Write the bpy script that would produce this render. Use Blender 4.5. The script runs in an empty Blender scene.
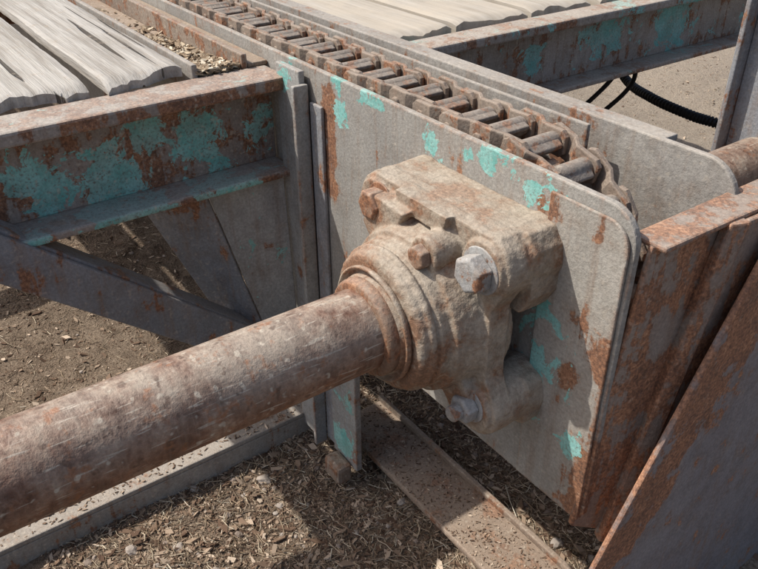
import bpy, bmesh, math, random
from mathutils import Vector, Matrix, noise as mnoise
random.seed(7)
scene=bpy.context.scene
col=scene.collection

# ------------------------------------------------------------------ node helpers
class NT:
    def __init__(s,name):
        s.m=bpy.data.materials.new(name); s.m.use_nodes=True
        s.t=s.m.node_tree; s.n=s.t.nodes; s.l=s.t.links
        s.n.clear()
        s.out=s.n.new('ShaderNodeOutputMaterial'); s.b=s.n.new('ShaderNodeBsdfPrincipled')
        s.l.new(s.b.outputs[0],s.out.inputs[0])
        s.tc=s.n.new('ShaderNodeTexCoord'); s.geo=s.n.new('ShaderNodeNewGeometry')
        s.P=s.tc.outputs['Object']
    def set(s,sock,v):
        if isinstance(v,bpy.types.NodeSocket): s.l.new(v,sock)
        else:
            try: sock.default_value=v
            except Exception: sock.default_value=(v[0],v[1],v[2],1)
    def math(s,op,a,b=0.0,c=0.0,clamp=False):
        n=s.n.new('ShaderNodeMath'); n.operation=op; n.use_clamp=clamp
        s.set(n.inputs[0],a); s.set(n.inputs[1],b)
        return n.outputs[0]
    def mapping(s,scale=(1,1,1),loc=(0,0,0),rot=(0,0,0)):
        n=s.n.new('ShaderNodeMapping'); s.l.new(s.P,n.inputs[0])
        n.inputs['Scale'].default_value=scale; n.inputs['Location'].default_value=loc; n.inputs['Rotation'].default_value=rot
        return n.outputs[0]
    def noise(s,scale,detail=5,rough=.6,vec=None,off=0,dist=0):
        n=s.n.new('ShaderNodeTexNoise')
        if vec is None: vec=s.mapping((1,1,1),(off,off*1.7,off*.6))
        s.l.new(vec,n.inputs['Vector'])
        n.inputs['Scale'].default_value=scale; n.inputs['Detail'].default_value=detail; n.inputs['Roughness'].default_value=rough
        n.inputs['Distortion'].default_value=dist
        return n.outputs[0]
    def step(s,v,lo,hi,o0=0,o1=1):
        n=s.n.new('ShaderNodeMapRange'); s.set(n.inputs[0],v); n.inputs[1].default_value=lo; n.inputs[2].default_value=hi
        n.inputs[3].default_value=o0; n.inputs[4].default_value=o1; n.clamp=True
        return n.outputs[0]
    def mix(s,f,a,b,mode='MIX'):
        n=s.n.new('ShaderNodeMix'); n.data_type='RGBA'; n.blend_type=mode
        s.set(n.inputs[0],f)
        for i,v in((6,a),(7,b)):
            if isinstance(v,bpy.types.NodeSocket): s.l.new(v,n.inputs[i])
            else: n.inputs[i].default_value=(v[0],v[1],v[2],1)
        return n.outputs[2]
    def ramp(s,v,stops):
        n=s.n.new('ShaderNodeValToRGB'); s.l.new(v,n.inputs[0])
        e=n.color_ramp.elements
        while len(e)<len(stops): e.new(.5)
        for i,(p,c) in enumerate(stops):
            e[i].position=p; e[i].color=(c[0],c[1],c[2],1)
        return n.outputs[0]
    def blob(s,p,r):
        n=s.n.new('ShaderNodeVectorMath'); n.operation='DISTANCE'
        s.l.new(s.P,n.inputs[0]); n.inputs[1].default_value=p
        return s.step(n.outputs['Value'],0,r,1,0)
    def nz(s):
        n=s.n.new('ShaderNodeSeparateXYZ'); s.l.new(s.geo.outputs['Normal'],n.inputs[0]); return n.outputs[2]
    def sep(s):
        n=s.n.new('ShaderNodeSeparateXYZ'); s.l.new(s.P,n.inputs[0]); return n.outputs
    def edge(s,r=.006):
        n=s.n.new('ShaderNodeBevel'); n.samples=2; n.inputs[0].default_value=r
        v=s.n.new('ShaderNodeVectorMath'); v.operation='DOT_PRODUCT'
        s.l.new(n.outputs[0],v.inputs[0]); s.l.new(s.geo.outputs['Normal'],v.inputs[1])
        return s.step(v.outputs['Value'],.72,.995,1,0)
    def bump(s,h,strength=.5,dist=.002):
        n=s.n.new('ShaderNodeBump'); n.inputs['Strength'].default_value=strength; n.inputs['Distance'].default_value=dist
        s.l.new(h,n.inputs['Height']); s.l.new(n.outputs[0],s.b.inputs['Normal'])
    def finish(s,colr,rough,spec=.3,metal=0):
        s.set(s.b.inputs['Base Color'],colr); s.set(s.b.inputs['Roughness'],rough)
        s.b.inputs['Specular IOR Level'].default_value=spec
        s.set(s.b.inputs['Metallic'],metal)
        return s.m

def painted(name,base=(.27,.25,.225),base2=(.36,.335,.30),rust=.5,teal=None,blobs=(),dust=.6,off=0,edge=0,rustblobs=(),tealcol=(.13,.38,.345),dustcol=(.42,.365,.30),streak=.10,rs=16,bstr=.65,rustmul=1.0,film=.2,grime=.45,tealfade=.3):
    k=NT(name)
    mid=k.noise(38,5,.68,off=off+1); fine=k.noise(300,2,.75,off=off+2)
    big=k.noise(7,2,.6,off=off)
    c=k.mix(k.step(big,.35,.65),base,base2)
    c=k.mix(k.step(mid,.45,.7,0,grime),c,(base[0]*.6,base[1]*.55,base[2]*.5))
    st=k.noise(1,3,.6,vec=k.mapping((90,90,7),(off,off,off)))
    c=k.mix(k.step(st,.52,.74,0,.42),c,(.20,.14,.10))
    rn=k.noise(rs,5,.68,off=off+5)
    r=k.math('ADD',k.math('MULTIPLY',rn,.7),k.math('MULTIPLY',mid,.3))
    r=k.math('ADD',r,k.math('MULTIPLY',k.step(st,.4,.7),streak))
    if edge: r=k.math('ADD',r,k.math('MULTIPLY',k.edge(),.13*edge))
    for p,rad in rustblobs: r=k.math('ADD',r,k.math('MULTIPLY',k.blob(p,rad),.22))
    th=.5+(.5-rust)*.3+.03
    rm=k.step(r,th,th+.035)
    rc=k.ramp(k.math('ADD',k.math('MULTIPLY',mid,.5),k.math('MULTIPLY',fine,.5)),[(.32,(.06*rustmul,.03*rustmul,.02*rustmul)),(.45,(.15*rustmul,.064*rustmul,.036*rustmul)),(.56,(.27*rustmul,.12*rustmul,.06*rustmul)),(.68,(.39*rustmul,.21*rustmul,.12*rustmul))])
    c=k.mix(k.math('MULTIPLY',rm,.92),c,rc)
    c=k.mix(k.step(r,th-.1,th,0,film),c,(.235,.145,.092))
    if teal is not None:
        t=k.math('ADD',k.math('MULTIPLY',k.noise(24,5,.74,off=off+9,dist=.5),.75),k.math('MULTIPLY',mid,.25))
        if blobs:
            bm=None
            for p,rad in blobs:
                b=k.blob(p,rad); bm=b if bm is None else k.math('MAXIMUM',bm,b)
            t=k.math('ADD',t,k.math('MULTIPLY',bm,.24))
        tt=.5+(.5-teal)*.4
        tm=k.step(t,tt,tt+.012)
        tc=k.mix(k.step(mid,.38,.62),tealcol,(tealcol[0]*2.0,tealcol[1]*1.3,tealcol[2]*1.33))
        tc=k.mix(k.step(rn,.42,.62,0,tealfade),tc,(.24,.21,.17))
        c=k.mix(k.math('MULTIPLY',tm,k.step(fine,.32,.44,.35,1)),c,tc)
    up=k.step(k.nz(),.1,.95)
    dn=k.math('MULTIPLY',up,k.step(rn,.25,.6,1,.45))
    c=k.mix(k.math('MULTIPLY',dn,dust),c,dustcol)
    sp=k.noise(150,1,.6,off=off+14)
    c=k.mix(k.step(sp,.62,.72,0,.6*dust),c,(.46,.40,.32))
    c=k.mix(1,c,k.ramp(fine,[(.25,(.74,.74,.74)),(.7,(1.16,1.16,1.16))]),'MULTIPLY')
    h=k.math('ADD',k.math('MULTIPLY',mid,.7),k.math('MULTIPLY',fine,.5))
    k.bump(h,bstr,.0018)
    return k.finish(c,k.step(mid,.3,.7,.58,.85),.3)

M={}
M['plate']=painted('plate_paint',base=(.26,.25,.23),base2=(.335,.32,.29),rust=.14,teal=.10,off=0,dust=.5,edge=.9,film=.15,grime=.4,tealfade=.15,
   blobs=[((-.232,0,.105),.035),((-.232,0,.14),.035),((-.156,0,.132),.04),((-.19,0,.128),.03),((-.075,0,.114),.036),((-.02,0,.12),.026),((.007,0,.126),.04),((.061,0,.122),.05),
          ((.089,0,-.039),.07),((.095,0,.0),.045),((.077,0,-.08),.045),((.14,0,-.098),.026),((.115,0,.05),.05),((-.34,0,.13),.03)],
   rustblobs=[((.08,0,.08),.03),((.08,0,.04),.03),((.08,0,.12),.03),((.13,0,-.02),.02),((.16,0,-.1),.04),((.16,0,-.16),.05),((-.255,0,.09),.035),((-.255,0,.05),.035),((-.255,0,.0),.03),((-.255,0,.12),.02)])
M['plate2']=painted('plate_paint_far',base=(.25,.235,.215),base2=(.325,.305,.275),rust=.24,teal=None,off=4,dust=.5,film=.2)
M['overlay']=painted('overlay_paint',base=(.29,.275,.245),base2=(.37,.345,.305),rust=.2,teal=.08,off=7,dust=.4,edge=.9,film=.18,grime=.4,tealfade=.15,
   blobs=[((.14,0,-.098),.034),((.09,0,-.04),.07),((.09,0,.02),.05),((.092,0,-.085),.04)],rustblobs=[((.162,0,-.1),.05),((.162,0,.0),.03),((.155,0,-.17),.055),((.08,0,.12),.03),((.08,0,.07),.025),((.13,0,-.03),.024)])
M['beam']=painted('beam_paint',base=(.25,.215,.19),base2=(.32,.285,.25),rust=.58,teal=.24,off=11,dust=.85,dustcol=(.42,.38,.33),tealfade=.5,
   blobs=[((-.38,-.29,.04),.06),((-.38,-.22,.025),.07),((-.38,-.17,.07),.04),((-.36,-.03,.04),.05),((-.34,-.1,-.005),.08),((-.38,-.11,.05),.06),((-.34,-.22,-.005),.09),((-.34,-.33,-.005),.06)])
M['beamR']=painted('beam_paint_r',base=(.29,.255,.215),base2=(.36,.32,.28),rust=.42,teal=.28,off=16,dust=.8,tealfade=.4,
   blobs=[((-.37,.62,.07),.07),((-.37,.80,.07),.09),((-.37,.45,.06),.04)])
M['post']=painted('post_paint',base=(.27,.27,.26),base2=(.34,.335,.315),rust=.2,teal=.14,off=21,dust=.4,edge=.8,film=.16,blobs=[((-.33,0,.13),.035),((-.24,0,-.38),.06),((-.23,0,-.3),.05)])
M['brace']=painted('brace_paint',base=(.19,.20,.215),base2=(.26,.265,.275),rust=.32,off=25,dust=.5,film=.2)
M['gusset']=painted('gusset_paint',base=(.27,.275,.265),base2=(.35,.345,.325),rust=.12,teal=.24,off=29,dust=.3,film=.12,streak=.05)
M['endA']=painted('end_strip_rust',base=(.24,.19,.16),base2=(.30,.255,.22),rust=.54,off=33,dust=.35,edge=1.2,rustmul=1.3)
M['endB']=painted('end_panel_grey',base=(.205,.185,.19),base2=(.25,.23,.23),rust=.26,off=37,dust=.25,edge=1.5,rustmul=1.35,rs=30,streak=.05,
   rustblobs=[((.2,.15,.08),.09),((.2,.12,.02),.08),((.2,.09,-.05),.07),((.2,.055,-.11),.06),((.2,.02,-.16),.06),((.2,.0,-.22),.06),((.2,.3,.09),.08)])
M['rail']=painted('rail_rust',base=(.22,.165,.125),base2=(.29,.23,.18),rust=.36,off=41,dust=.75,dustcol=(.34,.265,.2))
M['sill']=painted('sill_paint',base=(.26,.245,.22),base2=(.33,.31,.28),rust=.22,off=45,dust=.7,dustcol=(.37,.31,.25))
M['housing']=painted('cast_housing',base=(.27,.225,.175),base2=(.36,.305,.24),rust=.37,teal=.04,off=50,dust=.55,dustcol=(.43,.37,.295),streak=.0,rs=34,bstr=.95,film=.6,grime=.6,
   blobs=[((.115,-.02,.06),.045),((.12,0,.03),.03),((.11,-.02,-.06),.02)],
   rustblobs=[((-.03,-.12,.05),.04),((.055,-.12,-.03),.045),((.03,-.08,.07),.025),((-.065,-.065,.075),.035),((.07,-.07,-.07),.03),((.06,-.12,.03),.025),((.0,-.03,.1),.03)])
M['bolt_rust']=painted('bolt_rust',base=(.22,.14,.095),base2=(.31,.21,.15),rust=.58,off=55,dust=.5)
M['bolt_grey']=painted('bolt_grey',base=(.28,.28,.275),base2=(.37,.37,.36),rust=.34,off=58,dust=.4,rs=70)
M['chain']=painted('chain_steel',base=(.19,.15,.12),base2=(.28,.23,.185),rust=.42,off=61,dust=.65,dustcol=(.34,.27,.21),rs=45)
M['barrel']=painted('chain_barrel',base=(.16,.14,.12),base2=(.25,.22,.19),rust=.34,off=64,dust=.6,dustcol=(.33,.28,.23),rs=60)

# shaft
k=NT('shaft_rust')
rings=k.noise(1,3,.6,vec=k.mapping((6,150,6)))
mid=k.noise(42,6,.72); fine=k.noise(280,2,.75,off=2); lg=k.noise(9,5,.7,off=5)
c=k.ramp(mid,[(.32,(.075,.035,.022)),(.46,(.155,.072,.043)),(.56,(.235,.125,.078)),(.68,(.33,.225,.155))])
c=k.mix(k.step(rings,.5,.7,0,.4),c,(.28,.205,.15))
up=k.step(k.nz(),-.25,.8)
patch=k.step(k.math('ADD',k.math('MULTIPLY',lg,.6),k.math('MULTIPLY',mid,.4)),.38,.55)
c=k.mix(k.math('MULTIPLY',k.math('MULTIPLY',up,patch),.75),c,(.365,.32,.26))
for rot,sd in(((.3,0,.5),0),((-.5,.2,-.35),7)):
    sc=k.noise(1,2,.5,vec=k.mapping((300,26,300),(sd,sd,0),rot))
    c=k.mix(k.step(sc,.66,.70,0,.55),c,(.50,.45,.37))
c=k.mix(k.step(k.noise(120,1,.5,off=9),.67,.73,0,.65),c,(.52,.46,.37))
c=k.mix(k.step(k.noise(60,3,.65,off=19),.58,.68,0,.65),c,(.29,.12,.052))
c=k.mix(k.step(k.noise(90,2,.6,off=39),.63,.69,0,.6),c,(.08,.045,.03))
c=k.mix(1,c,k.ramp(fine,[(.25,(.72,.72,.72)),(.7,(1.16,1.16,1.16))]),'MULTIPLY')
k.bump(k.math('ADD',k.math('MULTIPLY',mid,.9),k.math('ADD',k.math('MULTIPLY',fine,.5),k.math('MULTIPLY',rings,.3))),.85,.0015)
M['shaft']=k.finish(c,k.step(mid,.3,.7,.42,.75),.45)

# wood
def wood(name,off,a=(.44,.415,.375),b=(.27,.245,.212)):
    k=NT(name)
    g=k.noise(1,5,.65,vec=k.mapping((4,90,50),(off,off,off)),dist=.15)
    g2=k.noise(1,3,.7,vec=k.mapping((12,380,160),(off,off*2,off)))
    big=k.noise(6,3,.6,off=off)
    c=k.mix(k.step(g,.36,.6),b,a)
    c=k.mix(k.step(g2,.55,.7,0,.5),c,(.52,.495,.45))
    crack=k.step(k.noise(1,2,.5,vec=k.mapping((2.2,60,20),(off*3,off,0)),dist=.25),.63,.65)
    c=k.mix(k.math('MULTIPLY',crack,.9),c,(.055,.045,.035))
    c=k.mix(k.step(big,.5,.68,0,.4),c,(.30,.26,.21))
    c=k.mix(k.step(k.noise(70,4,.7,off=off+3),.58,.66,0,.5),c,(.36,.30,.235))
    h=k.math('SUBTRACT',k.math('ADD',g,k.math('MULTIPLY',g2,.7)),k.math('MULTIPLY',crack,1.5))
    k.bump(h,.9,.0025)
    return k.finish(c,.9,.15)
for i in range(3): M['wood%d'%i]=wood('weathered_wood_%d'%i,i*3.3+1)
k=NT('sandy_wood')
g=k.noise(1,5,.65,vec=k.mapping((5,80,60),(31,31,31)),dist=.2); d=k.noise(14,6,.7,off=33)
c=k.mix(k.step(g,.35,.65),(.34,.30,.245),(.45,.41,.35))
c=k.mix(k.step(d,.42,.6,0,.7),c,(.44,.385,.31))
k.bump(g,.6,.002); M['woodR']=k.finish(c,.9,.15)

# ground
k=NT('dirt_ground')
n1=k.noise(3,3,.6); n2=k.noise(28,5,.7,off=2); n3=k.noise(260,3,.8,off=3)
c=k.ramp(n2,[(.3,(.11,.08,.058)),(.5,(.205,.155,.113)),(.7,(.31,.245,.185))])
c=k.mix(k.step(n1,.4,.65,0,.45),c,(.30,.24,.178))
sx=k.sep()
c=k.mix(k.step(sx[1],.5,1.2,0,.75),c,(.44,.38,.305))
c=k.mix(1,c,k.ramp(n3,[(.3,(.5,.47,.45)),(.66,(1.3,1.3,1.3))]),'MULTIPLY')
k.bump(k.math('ADD',k.math('MULTIPLY',n2,1.5),k.math('MULTIPLY',n3,.8)),1,.008)
M['ground']=k.finish(c,.95,.1)
def litter(name,stops):
    k=NT(name)
    c=k.ramp(k.geo.outputs['Random Per Island'],stops)
    return k.finish(c,.85,.15)
M['straw']=litter('straw',[(0,(.12,.08,.05)),(.3,(.24,.175,.115)),(.65,(.37,.29,.2)),(.9,(.52,.44,.32)),(1,(.64,.58,.46))])
M['chips']=litter('chips',[(0,(.075,.045,.03)),(.35,(.175,.115,.078)),(.7,(.30,.22,.155)),(1,(.52,.42,.32))])
M['pebble']=litter('pebble',[(0,(.2,.155,.125)),(.5,(.29,.24,.2)),(1,(.38,.335,.29))])
k=NT('black_rubber'); M['rubber']=k.finish((.018,.018,.02),.5,.4)
M['dirt']=painted('packed_dirt',base=(.2,.15,.11),base2=(.28,.22,.165),rust=.2,off=70,dust=.9,dustcol=(.33,.26,.195))

# ------------------------------------------------------------------ mesh helpers
def obj(name,me,mat,parent=None):
    o=bpy.data.objects.new(name,me); col.objects.link(o)
    if mat: me.materials.append(M[mat])
    if parent: o.parent=parent
    return o
def empty(name):
    e=bpy.data.objects.new(name,None); e.empty_display_size=.05; col.objects.link(e); return e
def bevel(o,w,seg=2,ang=35):
    m=o.modifiers.new('b','BEVEL'); m.width=w; m.segments=seg; m.limit_method='ANGLE'; m.angle_limit=math.radians(ang)
def prism(name,pts,axis,a,b,mat,parent=None,bev=.0015):
    bm=bmesh.new()
    def mk(p,w):
        if axis=='y': return (p[0],w,p[1])
        if axis=='x': return (w,p[0],p[1])
        return (p[0],p[1],w)
    va=[bm.verts.new(mk(p,a)) for p in pts]; vb=[bm.verts.new(mk(p,b)) for p in pts]
    bm.faces.new(va); bm.faces.new(vb[::-1])
    n=len(pts)
    for i in range(n): bm.faces.new((va[i],vb[i],vb[(i+1)%n],va[(i+1)%n]))
    bmesh.ops.recalc_face_normals(bm,faces=bm.faces)
    me=bpy.data.meshes.new(name); bm.to_mesh(me); bm.free()
    o=obj(name,me,mat,parent)
    if bev: bevel(o,bev)
    return o
def box(name,x0,x1,y0,y1,z0,z1,mat,parent=None,bev=.0015):
    return prism(name,[(x0,z0),(x1,z0),(x1,z1),(x0,z1)],'y',y0,y1,mat,parent,bev)
def rounded(x0,x1,z0,z1,r,seg=6,corners=(1,1,1,1)):
    out=[]
    C=[(x1,z1,0),(x0,z1,90),(x0,z0,180),(x1,z0,270)]
    for i,(cx,cz,a0) in enumerate(C):
        if not corners[i]: out.append((cx,cz)); continue
        ox=cx-r if cx==x1 else cx+r; oz=cz-r if cz==z1 else cz+r
        for j in range(seg+1):
            a=math.radians(a0+90*j/seg); out.append((ox+r*math.cos(a),oz+r*math.sin(a)))
    return out
def lathe_y(name,prof,cx,cz,mat,parent=None,seg=64,smooth=True):
    bm=bmesh.new(); rings=[]
    for y,r in prof:
        rings.append([bm.verts.new((cx+r*math.cos(2*math.pi*i/seg),y,cz+r*math.sin(2*math.pi*i/seg))) for i in range(seg)])
    for a,b in zip(rings,rings[1:]):
        for i in range(seg): bm.faces.new((a[i],a[(i+1)%seg],b[(i+1)%seg],b[i]))
    bm.faces.new(rings[0]); bm.faces.new(rings[-1][::-1])
    bmesh.ops.recalc_face_normals(bm,faces=bm.faces)
    me=bpy.data.meshes.new(name); bm.to_mesh(me); bm.free()
    if smooth:
        for p in me.polygons: p.use_smooth=len(p.vertices)==4
    return obj(name,me,mat,parent)
def quadslab(name,pts,thick,mat,parent=None,bev=.0015):
    bm=bmesh.new(); P=[Vector(p) for p in pts]
    n=(P[1]-P[0]).cross(P[2]-P[0]).normalized()
    va=[bm.verts.new(p) for p in P]; vb=[bm.verts.new(p-n*thick) for p in P]
    bm.faces.new(va); bm.faces.new(vb[::-1]); k=len(P)
    for i in range(k): bm.faces.new((va[i],vb[i],vb[(i+1)%k],va[(i+1)%k]))
    bmesh.ops.recalc_face_normals(bm,faces=bm.faces)
    me=bpy.data.meshes.new(name); bm.to_mesh(me); bm.free()
    o=obj(name,me,mat,parent)
    if bev: bevel(o,bev)
    return o

# ------------------------------------------------------------------ conveyor side plates
def top_outline(xe,zt,zb,r):
    pts=[(-3,zb),(xe-.008,zb),(xe,zb+.012)]
    for j in range(9):
        a=math.radians(90*j/8); pts.append((xe-r+r*math.cos(a),zt-r+r*math.sin(a)))
    pts.append((-3,zt)); return pts
e=empty('conveyor_side_plate')
prism('web',top_outline(.166,.139,-.185,.03),'y',0,.007,'plate',e,.0015)
prism('wear_overlay',rounded(.082,.1625,-.181,.128,.022,6,(1,0,0,0)),'y',-.0035,-.0005,'overlay',e,.001)
e=empty('conveyor_side_plate')
prism('web',top_outline(.16,.139,-.185,.035),'y',.135,.142,'plate2',e,.0015)
box('top_lip',-3,.075,.1425,.168,.128,.135,'plate2',e)
e=empty('chain_track')
box('track_pan',-3,-.03,.0095,.132,.085,.091,'dirt',e)
box('track_guide',-3,-.05,.092,.098,.0915,.132,'plate2',e)
box('track_strip',-3,.02,.108,.113,.0915,.140,'plate2',e)

# ------------------------------------------------------------------ chain + sprocket
e=empty('conveyor_chain')
pitch=.041; R=.134
def path(s):
    if s<=0: return Vector((s,0,R)),0.
    a=s/R
    return Vector((R*math.sin(a),0,R*math.cos(a))),a
def chainmesh():
    bmS=bmesh.new(); bmB=bmesh.new()
    def cyl(bm,p,y0,y1,r,seg=14):
        a=[bm.verts.new((p.x+r*math.cos(2*math.pi*i/seg),y0,p.z+r*math.sin(2*math.pi*i/seg))) for i in range(seg)]
        b=[bm.verts.new((p.x+r*math.cos(2*math.pi*i/seg),y1,p.z+r*math.sin(2*math.pi*i/seg))) for i in range(seg)]
        bm.faces.new(a); bm.faces.new(b[::-1])
        for i in range(seg):
            f=bm.faces.new((a[i],b[i],b[(i+1)%seg],a[(i+1)%seg])); f.smooth=True
    s=-66*pitch+.018
    while s<R*2.6:
        p,a=path(s); q,_=path(s+pitch)
        jz=random.uniform(-.0015,.0015); p=p+Vector((0,0,jz))
        d=(q-p); L=d.length; d.normalize(); n=Vector((-d.z,0,d.x))
        if n.z<0 and s<=0: n=-n
        cyl(bmB,p,.023,.067,.0095)
        for (u0,u1,hh) in((-.002,.013,.0095),):
            vs=[]
            for yy0 in(.026,.064):
                for u,w in((u0,hh),(u1,hh*.55),(u1,hh*.2),(u0,-hh)):
                    vs.append(bmB.verts.new(p+d*u+n*w+Vector((0,yy0,0))))
            A=vs[:4];B=vs[4:]
            bmB.faces.new(A); bmB.faces.new(B[::-1])
            for i in range(4): bmB.faces.new((A[i],B[i],B[(i+1)%4],A[(i+1)%4]))
        for yside,sg in((.0205,-1),(.0695,1)):
            t=.0055; h=.0135; jy=random.uniform(-.0012,.0012)
            ys=[(-.0125,yside+sg*.0063+jy,.62),(-.007,yside+sg*.0063+jy,1),(L*.36,yside+sg*.0063+jy,1),(L*.60,yside+jy,.92),(L+.007,yside+jy,.95),(L+.0125,yside+jy,.6)]
            ring=[]
            for u,y,m in ys:
                hh=h*m; c0=p+d*u
                r=[bmS.verts.new(c0+n*hh+Vector((0,y-t/2,0))),bmS.verts.new(c0+n*hh+Vector((0,y+t/2,0))),
                   bmS.verts.new(c0-n*hh+Vector((0,y+t/2,0))),bmS.verts.new(c0-n*hh+Vector((0,y-t/2,0)))]
                ring.append(r)
            bmS.faces.new(ring[0]); bmS.faces.new(ring[-1][::-1])
            for A,B in zip(ring,ring[1:]):
                for i in range(4): bmS.faces.new((A[i],B[i],B[(i+1)%4],A[(i+1)%4]))
        cyl(bmS,p,.0095,.0815,.0055,10)
        s+=pitch
    for bm in(bmS,bmB): bmesh.ops.recalc_face_normals(bm,faces=bm.faces)
    for nm,bm,mt in(('side_bars',bmS,'chain'),('barrels',bmB,'barrel')):
        me=bpy.data.meshes.new(nm); bm.to_mesh(me); bm.free(); o=obj(nm,me,mt,e); bevel(o,.0012,2,50)
chainmesh()
e=empty('sprocket')
N=20; pts=[]
for i in range(N*4):
    a=2*math.pi*i/(N*4); r=[.128,.128,.112,.112][i%4]; pts.append((r*math.cos(a),r*math.sin(a)))
prism('toothed_wheel',pts,'y',.034,.056,'chain',e,.002)
lathe_y('hub',[(.012,.06),(.1,.06)],0,0,'chain',e,32)

# ------------------------------------------------------------------ shaft
lathe_y('drive_shaft',[(-1.0,.0372),(-.6,.0371),(-.3,.0373),(-.1385,.0372),(.2,.0372),(1.3,.0372)],0,0,'shaft',None,96)

# ------------------------------------------------------------------ flange bearing
brg=empty('flange_bearing')
B=.0735
def add_cast():
    bm=bmesh.new()
    def pr(pts,a,b,tap=1.0,c=(0,0)):
        va=[bm.verts.new((c[0]+(p[0]-c[0])*tap,a,c[1]+(p[1]-c[1])*tap)) for p in pts]; vb=[bm.verts.new((p[0],b,p[1])) for p in pts]
        bm.faces.new(va); bm.faces.new(vb[::-1])
        for i in range(len(pts)): bm.faces.new((va[i],vb[i],vb[(i+1)%len(pts)],va[(i+1)%len(pts)]))
    def cone(prof,cx=0,cz=0,seg=48):
        rings=[[bm.verts.new((cx+r*math.cos(2*math.pi*i/seg),y,cz+r*math.sin(2*math.pi*i/seg))) for i in range(seg)] for y,r in prof]
        for a,b in zip(rings,rings[1:]):
            for i in range(seg): bm.faces.new((a[i],a[(i+1)%seg],b[(i+1)%seg],b[i]))
        bm.faces.new(rings[0]); bm.faces.new(rings[-1][::-1])
    out=[]
    r=.030; W=.076
    cs=[(B,B,0),(-B,B,90),(-B,-B,180),(B,-B,270)]
    for i,(cx,cz,a0) in enumerate(cs):
        for j in range(9):
            a=math.radians(a0-8+106*j/8); out.append((cx+r*math.cos(a),cz+r*math.sin(a)))
        if i==1: out+= [(-W-.010,.03),(-W-.010,-.03)]
        if i==2: out+= [(-.03,-W-.010),(.03,-W-.010)]
        if i==3: out+= [(W+.010,-.036),(W+.010,.036)]
    pr(out,-.061,-.040,.985)
    for cx,cz,_ in cs:
        cone([(-.0655,.0225),(-.0645,.024),(-.060,.0245),(-.058,.029),(-.03,.029),(0.001,.031)],cx,cz,32)
    pr(rounded(B-.03,B+.028,-B-.028,-B+.026,.012),-.022,.001)
    pr(rounded(-B-.028,-B+.03,-B-.028,-B+.026,.012),-.022,.001)
    pr([(-B-.004,B-.01),(B,B-.01),(B+.022,B+.018),(B+.010,B+.029),(-B-.004,B+.029)],-.056,.001)
    pr([(B-.02,B+.029),(B+.018,B+.029),(B+.028,B+.015),(B+.028,B-.028),(B+.018,B-.046),(B-.01,B-.050)],-.034,.001)
    pr([(-.040,.084),(-.040,.1035),(.036,.1035),(.030,.084)],-.069,-.05,.92,(0,.094))
    cone([(-.1165,.0590),(-.1155,.0625),(-.1125,.0655),(-.099,.0665),(-.098,.0700),(-.0885,.0710),(-.087,.0765),(-.068,.081),(-.060,.083),(-.03,.083)])
    cone([(-.0885,.0155),(-.0865,.0175),(-.05,.0185)],.028,.072,24)
    pr([(-.030,.056),(-.006,.094),(-.058,.096),(-.080,.058),(-.056,.030)],-.079,-.04,.86,(-.045,.068))
    pr([(.030,-.060),(.06,-.09),(.084,-.06),(.065,-.025)],-.074,-.04,.82,(.058,-.058))
    # second raised cover band with flat where the grease boss sits
    cone([(-.1075,.0685),(-.1035,.0695),(-.1020,.0685)],0,0)
    bmesh.ops.recalc_face_normals(bm,faces=bm.faces)
    me=bpy.data.meshes.new('housing'); bm.to_mesh(me); bm.free()
    o=obj('housing',me,'housing',brg)
    m=o.modifiers.new('r','REMESH'); m.mode='VOXEL'; m.voxel_size=.0013; m.use_smooth_shade=True
    s=o.modifiers.new('s','SMOOTH'); s.iterations=3; s.factor=.5
    tx=bpy.data.textures.new('cast','CLOUDS'); tx.noise_scale=.009; tx.noise_depth=4
    dm=o.modifiers.new('d','DISPLACE'); dm.texture=tx; dm.strength=.0018; dm.mid_level=.5; dm.texture_coords='LOCAL'
add_cast()
lathe_y('insert_ring',[(-.1155,.052),(-.1195,.0545),(-.1225,.0545),(-.1235,.0525),(-.1185,.0505),(-.1185,.0475),(-.1235,.0465),(-.1245,.0435),(-.1245,.038)],0,0,'housing',brg,72)
lathe_y('locking_collar',[(-.118,.0455),(-.130,.0455),(-.1335,.0440),(-.1345,.042),(-.1345,.0365)],0,0,'bolt_rust',brg,72)
def hexbolt(name,x,z,y0,mat,r=.0135,h=.011,rot=.2,washer=True,dome=.0):
    g=bmesh.new()
    def ring(rr,y,seg,ph=0): return [g.verts.new((x+rr*math.cos(ph+2*math.pi*i/seg),y,z+rr*math.sin(ph+2*math.pi*i/seg))) for i in range(seg)]
    if washer:
        a=ring(r*1.24,y0,32); b=ring(r*1.24,y0-.0022,32)
        g.faces.new(a); g.faces.new(b[::-1])
        for i in range(32): g.faces.new((a[i],b[i],b[(i+1)%32],a[(i+1)%32]))
        y0-=.0022
    a=ring(r,y0,6,rot); b=ring(r,y0-h,6,rot); c=ring(r*.84,y0-h-.0018,6,rot)
    g.faces.new(a); g.faces.new(c[::-1])
    for p,q in((a,b),(b,c)):
        for i in range(6): g.faces.new((p[i],q[i],q[(i+1)%6],p[(i+1)%6]))
    if dome:
        a=ring(r*.55,y0-h-.001,20); b=ring(r*.55,y0-h-dome,20); c=ring(r*.42,y0-h-dome-.002,20)
        g.faces.new(a);g.faces.new(c[::-1])
        for p,q in((a,b),(b,c)):
            for i in range(20): g.faces.new((p[i],q[i],q[(i+1)%20],p[(i+1)%20]))
    bmesh.ops.recalc_face_normals(g,faces=g.faces)
    me=bpy.data.meshes.new(name); g.to_mesh(me); g.free(); o=obj(name,me,mat,brg); bevel(o,.0014,3,25); return o
hexbolt('bolt_1',-B+.010,B+.006,-.0645,'bolt_rust',.0150,.014,.1)
hexbolt('bolt_2',B,B-.002,-.0645,'bolt_grey',.0170,.013,.45,True)
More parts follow.
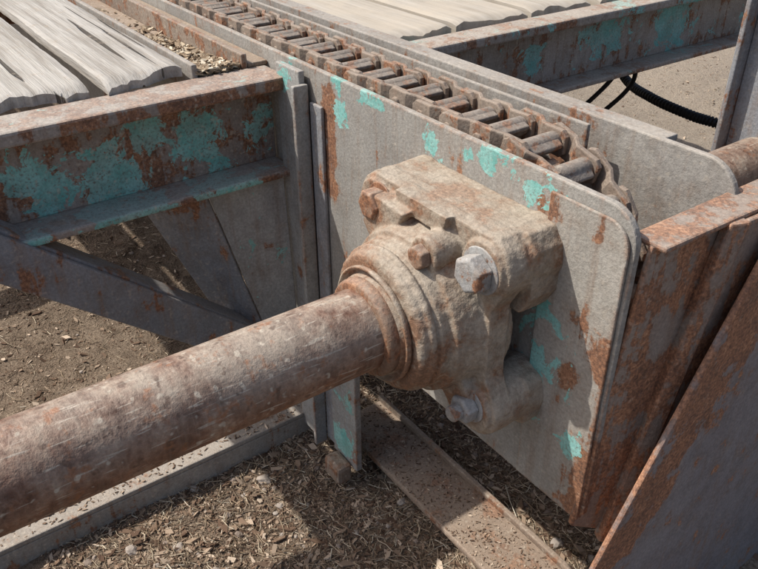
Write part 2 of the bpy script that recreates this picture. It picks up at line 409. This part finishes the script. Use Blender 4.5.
hexbolt('bolt_3',B,-B+.004,-.0645,'bolt_grey',.014,.011,.3,True,.010)
hexbolt('bolt_4',-B,-B,-.0645,'bolt_rust',.015,.012,.6,True,.008)
hexbolt('grease_plug',.028,.072,-.0880,'bolt_rust',.0115,.008,.7,False)

# ------------------------------------------------------------------ cross beams
def channel(name,xw,xo,y0,y1,z0,z1,t,mat,tt=None):
    e=empty(name); tt=tt or t
    box('web',xw,xw+t,y0,y1,z0+t,z1-tt,mat,e)
    box('top_flange',xw-.002,xo,y0,y1,z1-tt,z1,mat,e,.003)
    box('bottom_flange',xw-.002,xo,y0,y1,z0,z0+t,mat,e,.0025)
    return e
channel('channel_beam',-.392,-.335,-.75,-.0045,-.008,.119,.0095,'beam',.016)
channel('channel_beam',-.385,-.338,.170,2.2,.002,.116,.0085,'beamR',.014)
# ------------------------------------------------------------------ post
e=empty('support_post')
box('outer_flange',-.352,-.298,-.0125,-.0045,-.43,.134,'post',e)
box('outer_return',-.298,-.291,-.024,-.0045,-.43,.120,'post',e)
box('inner_flange',-.262,-.202,-.0105,-.001,-.42,-.186,'post',e)
box('web',-.289,-.264,-.0055,-.0008,-.42,.10,'brace',e)
box('foot',-.252,-.212,-.036,-.0110,-.445,-.412,'rail',e,.006)
e=empty('gusset_leg')
quadslab('front_panel',[(-.37,-.112,-.010),(-.34,-.062,-.235),(-.335,-.016,-.235),(-.345,-.016,-.010)],.006,'gusset',e)
quadslab('side_panel',[(-.372,-.115,-.010),(-.43,-.19,-.010),(-.385,-.095,-.25),(-.342,-.064,-.237)],.005,'brace',e)
def slantbar(name,p0,p1,w0,w1,x,t,mat,parent):
    p0=Vector(p0);p1=Vector(p1); d=(p1-p0).normalized(); n=Vector((-d.y,d.x))
    P=[p0+n*w0/2,p0-n*w0/2,p1-n*w1/2,p1+n*w1/2]
    return prism(name,[(q.x,q.y) for q in P],'x',x,x+t,mat,parent,.002)
e=empty('diagonal_brace')
slantbar('bar_face',(-.40,.025),(-.078,-.250),.05,.05,-.338,.008,'brace',e)
slantbar('bar_return',(-.385,.045),(-.078,-.221),.008,.008,-.378,.0395,'brace',e)

# ------------------------------------------------------------------ bottom sill and rail
e=empty('sill_channel')
box('top_flange',-.435,-.345,-1.0,.02,-.418,-.410,'sill',e,.002)
box('web',-.353,-.345,-1.0,.02,-.47,-.4185,'sill',e)
e=empty('lower_rail')
box('flat',-.31,.7,.025,.112,-.430,-.420,'rail',e,.003)
box('lip',-.31,.7,.104,.112,-.4195,-.410,'rail',e,.002)

# ------------------------------------------------------------------ end members
e=empty('end_cross_member')
quadslab('face_strip',[(.172,.012,.112),(.160,-.006,-.190),(.172,.045,-.22),(.176,.108,.110)],.006,'endA',e,.002)
quadslab('edge_bar',[(.186,.088,.113),(.176,.020,-.215),(.184,.036,-.222),(.192,.106,.113)],.012,'endA',e,.002)
quadslab('second_strip',[(.190,.108,.112),(.182,.030,-.232),(.184,.092,-.30),(.195,.260,.112)],.006,'endA',e,.002)
quadslab('top_lip',[(.150,.014,.114),(.182,.014,.1145),(.197,.9,.118),(.150,.9,.118)],.005,'endA',e,.002)
e=empty('hopper_wing_panel')
quadslab('panel',[(.204,.133,.105),(.204,-.077,-.30),(.204,-.36,-.85),(.204,1.2,-.85),(.204,1.2,.105)],.006,'endB',e,.002)
e=empty('bearing_support_post')
box('plate',-.045,.14,.47,.478,-.46,.32,'brace',e)
box('flange',-.052,-.0455,.45,.50,-.46,.32,'brace',e)
e=empty('lower_cross_channel')
box('web',-.62,-.61,.95,2.4,-.12,.0,'rail',e); box('flange',-.66,-.6,.95,2.4,.0005,.008,'rail',e)

# ------------------------------------------------------------------ deck planks
def plank(x0,x1,y0,y1,zt,th,mat,seed,skew=0,wob=.005):
    nx=110; ny=16
    bm=bmesh.new(); G=[]
    for i in range(nx+1):
        u=i/nx; u=1-(1-u)**2.0
        row=[]
        for j in range(ny+1):
            v=j/ny
            x=x0+(x1-x0)*u
            jag=mnoise.noise(Vector((v*5,seed*3.1,0)))*.010+mnoise.noise(Vector((v*40,seed*3.1,4)))*.004+skew*(v-.5)
            x+=jag*max(0,1-(x1-x)/.05)
            y=y0+(y1-y0)*v
            if j==0 or j==ny: y+=mnoise.noise(Vector((x*5,y0*9+seed,0)))*wob+mnoise.noise(Vector((x*35,seed+j,0)))*.0012
            z=zt+mnoise.noise(Vector((x*2.5,y*10,seed)))*.003+mnoise.noise(Vector((x*5,y*90,seed)))*.0006+(-.002 if j in(0,ny) else 0)
            dd=max(0,1-(x1-x)/.02); z-=.004*dd*dd
            row.append(bm.verts.new((x,y,z)))
        G.append(row)
    for i in range(nx):
        for j in range(ny): bm.faces.new((G[i][j],G[i+1][j],G[i+1][j+1],G[i][j+1]))
    r=bmesh.ops.extrude_face_region(bm,geom=bm.faces[:])
    vs=[v for v in r['geom'] if isinstance(v,bmesh.types.BMVert)]
    for v in vs: v.co.z=zt-th
    bmesh.ops.recalc_face_normals(bm,faces=bm.faces)
    me=bpy.data.meshes.new('deck_plank'); bm.to_mesh(me); bm.free()
    o=obj('deck_plank',me,mat); return o
yy=-.108; i=0
for w,g,ze,xe,sk in((.094,.017,.133,-.397,-.018),(.104,.015,.131,-.402,.012),(.10,.014,.133,-.40,0)):
    plank(-2.6,xe,yy-w,yy,ze,.0135,'wood%d'%(i%3),i+3,sk); yy-=w+g; i+=1
box('deck_joist',-1.32,-1.26,-.75,-.11,.02,.117,'beam')
e=empty('ledge_angle')
box('lip',-2.8,-.394,-.100,-.093,.098,.134,'plate2',e)
box('tray',-2.8,-.394,-.0925,-.036,.104,.110,'dirt',e)
box('inner_lip',-2.8,-.394,-.0355,-.028,.098,.136,'chain',e)
box('inner_ledge',-2.8,-.394,-.0275,-.0008,.118,.124,'dirt',e)
yy=.182
for w,g in((.115,.012),(.14,.01),(.13,.014),(.14,.01),(.14,.012),(.14,.012),(.14,.012)):
    plank(-3.2,-.39+random.uniform(-.01,.004),yy,yy+w,.124,.03,'woodR',i+9,0,.002); yy+=w+g; i+=1

# ------------------------------------------------------------------ hose and cable
def tube(name,pts,r,mat,corr=False,parent=None):
    P=[Vector(p) for p in pts]
    S=[]; n=260 if corr else 60
    for i in range(n+1):
        f=i/n*(len(P)-1); k0=min(int(f),len(P)-2); t=f-k0
        p0=P[max(k0-1,0)];p1=P[k0];p2=P[k0+1];p3=P[min(k0+2,len(P)-1)]
        S.append(.5*((2*p1)+(p2-p0)*t+(2*p0-5*p1+4*p2-p3)*t*t+(3*p1-p0-3*p2+p3)*t**3))
    bm=bmesh.new(); rings=[]
    for i,s in enumerate(S):
        d=(S[min(i+1,n)]-S[max(i-1,0)]).normalized(); a=d.orthogonal().normalized() if abs(d.z)>.95 else d.cross(Vector((0,0,1))).normalized(); b=d.cross(a)
        rr=r*(1+(.3 if (i//2)%2 else 0)) if corr else r
        rings.append([bm.verts.new(s+(a*math.cos(2*math.pi*j/12)+b*math.sin(2*math.pi*j/12))*rr) for j in range(12)])
    for A,Bq in zip(rings,rings[1:]):
        for j in range(12): bm.faces.new((A[j],A[(j+1)%12],Bq[(j+1)%12],Bq[j])).smooth=True
    bmesh.ops.recalc_face_normals(bm,faces=bm.faces)
    me=bpy.data.meshes.new(name); bm.to_mesh(me); bm.free(); return obj(name,me,mat,parent)
tube('corrugated_hose',[(-.86,1.22,-.12),(-.746,1.188,-.2),(-.613,1.116,-.2),(-.481,1.085,-.2),(-.36,1.10,-.21),(-.1,1.2,-.3)],.009,'rubber',True)
tube('black_cable',[(-.55,.86,-.02),(-.58,.93,-.10),(-.63,.86,-.2),(-.72,.80,-.3),(-.8,.78,-.44)],.005,'rubber')
tube('black_cable',[(-.53,.90,-.02),(-.55,.95,-.12),(-.61,.89,-.22),(-.70,.83,-.33),(-.78,.80,-.44)],.005,'rubber')

# ------------------------------------------------------------------ ground
def gh(x,y):
    v=Vector((x,y,0))
    return -.452+mnoise.noise(v*3.1)*.016+mnoise.noise(v*9)*.010+mnoise.noise(v*28)*.005
bm=bmesh.new(); n=320; G=[]
for i in range(n+1):
    u=i/n*2-1; x=-.35+1.7*u+240*u**11; row=[]
    for j in range(n+1):
        v=j/n*2-1; y=.2+1.7*v+240*v**11
        row.append(bm.verts.new((x,y,gh(x,y))))
    G.append(row)
for i in range(n):
    for j in range(n): bm.faces.new((G[i][j],G[i+1][j],G[i+1][j+1],G[i][j+1])).smooth=True
me=bpy.data.meshes.new('ground'); bm.to_mesh(me); bm.free(); obj('ground',me,'ground')

def scatter_mesh(name,items,mat):
    V=[];F=[]
    for vs,fs in items:
        o=len(V); V+=vs; F+=[tuple(a+o for a in f) for f in fs]
    me=bpy.data.meshes.new(name); me.from_pydata(V,[],F); me.update(); return obj(name,me,mat)
rnd=random.Random(3)
def rpos():
    t=rnd.random()
    if t<.6: return rnd.uniform(-.42,.15),rnd.uniform(-.42,.32)
    if t<.84: return rnd.uniform(-1.4,-.4),rnd.uniform(-.8,.3)
    return rnd.uniform(-2.0,.3),rnd.uniform(.2,2.4)
def straw(x,y,z,L,w):
    a=rnd.uniform(0,math.pi); tl=rnd.gauss(0,.16); d=Vector((math.cos(a)*math.cos(tl),math.sin(a)*math.cos(tl),math.sin(tl)))
    s=Vector((-math.sin(a),math.cos(a),0)); up=Vector((0,0,w*.6)); c=Vector((x,y,z+w*.4+abs(math.sin(tl))*L*.4))
    kk=s*rnd.gauss(0,L*.1)
    P=[c-d*L/2,c+kk,c+d*L/2]; vs=[]
    for p in P: vs+=[tuple(p-s*w/2),tuple(p+up),tuple(p+s*w/2)]
    return vs,[(0,3,4,1),(1,4,5,2),(3,6,7,4),(4,7,8,5)]
def chip(x,y,z,sz,elm=3.4):
    k=rnd.choice([4,4,5]); a0=rnd.uniform(0,6.28); nrm=Vector((rnd.gauss(0,.35),rnd.gauss(0,.35),1)).normalized()
    a1=rnd.uniform(0,6.28); t=Vector((math.cos(a1),math.sin(a1),0)); t=(t-nrm*t.dot(nrm)).normalized(); b=nrm.cross(t); el=rnd.uniform(1,elm)
    ring=[t*math.cos(a0+6.283*i/k)*sz*el*rnd.uniform(.7,1.1)+b*math.sin(a0+6.283*i/k)*sz*rnd.uniform(.6,1.1) for i in range(k)]
    c=Vector((x,y,z+sz*.3)); th=sz*rnd.uniform(.2,.6)
    vs=[tuple(c+r+nrm*th/2) for r in ring]+[tuple(c+r*1.05-nrm*th/2) for r in ring]
    return vs,[tuple(range(k))]+[(i,i+k,(i+1)%k+k,(i+1)%k) for i in range(k)]
items=[]
for _ in range(12000):
    x,y=rpos(); items.append(straw(x,y,gh(x,y)+.001,rnd.uniform(.005,.026)*(1 if rnd.random()<.96 else 2.6),rnd.uniform(.0005,.0015)))
scatter_mesh('straw_litter',items,'straw')
items=[]
for _ in range(46000):
    x,y=rpos(); items.append(chip(x,y,gh(x,y)+.0004,min(.006,.0006+rnd.expovariate(1/.0008))))
for _ in range(1800):
    x,y=rnd.uniform(-.3,.3),rnd.uniform(.028,.102); items.append(chip(x,y,-.4195,rnd.uniform(.0004,.0014)))
for _ in range(800):
    x,y=rnd.uniform(-.43,-.35),rnd.uniform(-.5,.02); items.append(chip(x,y,-.4095,rnd.uniform(.0006,.002)))
scatter_mesh('wood_chip_litter',items,'chips')
items=[]
for _ in range(1800):
    x=-.394-rnd.expovariate(1/.08); y=rnd.uniform(-.09,-.038); items.append(chip(x,y,.1105+rnd.random()*.016*math.exp((x+.394)*10),rnd.uniform(.001,.0035)))
for _ in range(900):
    x=-rnd.uniform(.05,1.2); y=rnd.choice([rnd.uniform(.1,.105),rnd.uniform(.012,.09),rnd.uniform(.116,.13)]); items.append(chip(x,y,.0915,rnd.uniform(.001,.003)))
scatter_mesh('ledge_debris',items,'straw')
items=[]
for _ in range(360):
    x,y=rpos(); z=gh(x,y); r=.002+rnd.expovariate(1/.0022); r=min(r,.013)
    bmx=bmesh.new(); bmesh.ops.create_icosphere(bmx,subdivisions=2,radius=r)
    sd=rnd.uniform(0,99); sc=Vector((rnd.uniform(.8,1.3),rnd.uniform(.8,1.3),rnd.uniform(.5,.8)))
    vs=[]
    for v in bmx.verts:
        q=v.co*(1+.5*mnoise.noise(v.co/r*1.1+Vector((sd,0,0)))); vs.append((x+q.x*sc.x,y+q.y*sc.y,z+q.z*sc.z+r*.1))
    items.append((vs,[tuple(v.index for v in f.verts) for f in bmx.faces])); bmx.free()
scatter_mesh('pebbles',items,'pebble')

# ------------------------------------------------------------------ light
sd=Vector((-.42,-.46,.80)).normalized()
el=math.asin(sd.z); az=math.atan2(sd.x,sd.y)
w=bpy.data.worlds.new('World'); scene.world=w; w.use_nodes=True
nt=w.node_tree; bg=nt.nodes['Background']; sky=nt.nodes.new('ShaderNodeTexSky'); sky.sky_type='NISHITA'; sky.sun_disc=False
sky.sun_elevation=el; sky.sun_rotation=az; sky.dust_density=4
nt.links.new(sky.outputs[0],bg.inputs[0]); bg.inputs[1].default_value=.145
L=bpy.data.lights.new('sun','SUN'); L.energy=4.8; L.angle=math.radians(.6); L.color=(1,.955,.89)
lo=bpy.data.objects.new('sun',L); col.objects.link(lo); lo.rotation_euler=sd.to_track_quat('Z','Y').to_euler()

# ------------------------------------------------------------------ camera
cam=bpy.data.cameras.new('camera'); co=bpy.data.objects.new('camera',cam); col.objects.link(co)
r=Vector((.5811,.8139,-.0044)); f=Vector((-.6902,.4899,-.5324))
f.normalize(); r=(r-f*r.dot(f)).normalized(); u=r.cross(f).normalized()
co.matrix_world=Matrix((( r.x,u.x,-f.x,.4516),(r.y,u.y,-f.y,-.4339),(r.z,u.z,-f.z,.387),(0,0,0,1)))
cam.sensor_width=36; cam.lens=36.05; cam.clip_start=.01; cam.clip_end=1000
scene.camera=co
scene.view_settings.view_transform='Standard'; scene.view_settings.look='None'; scene.view_settings.exposure=0
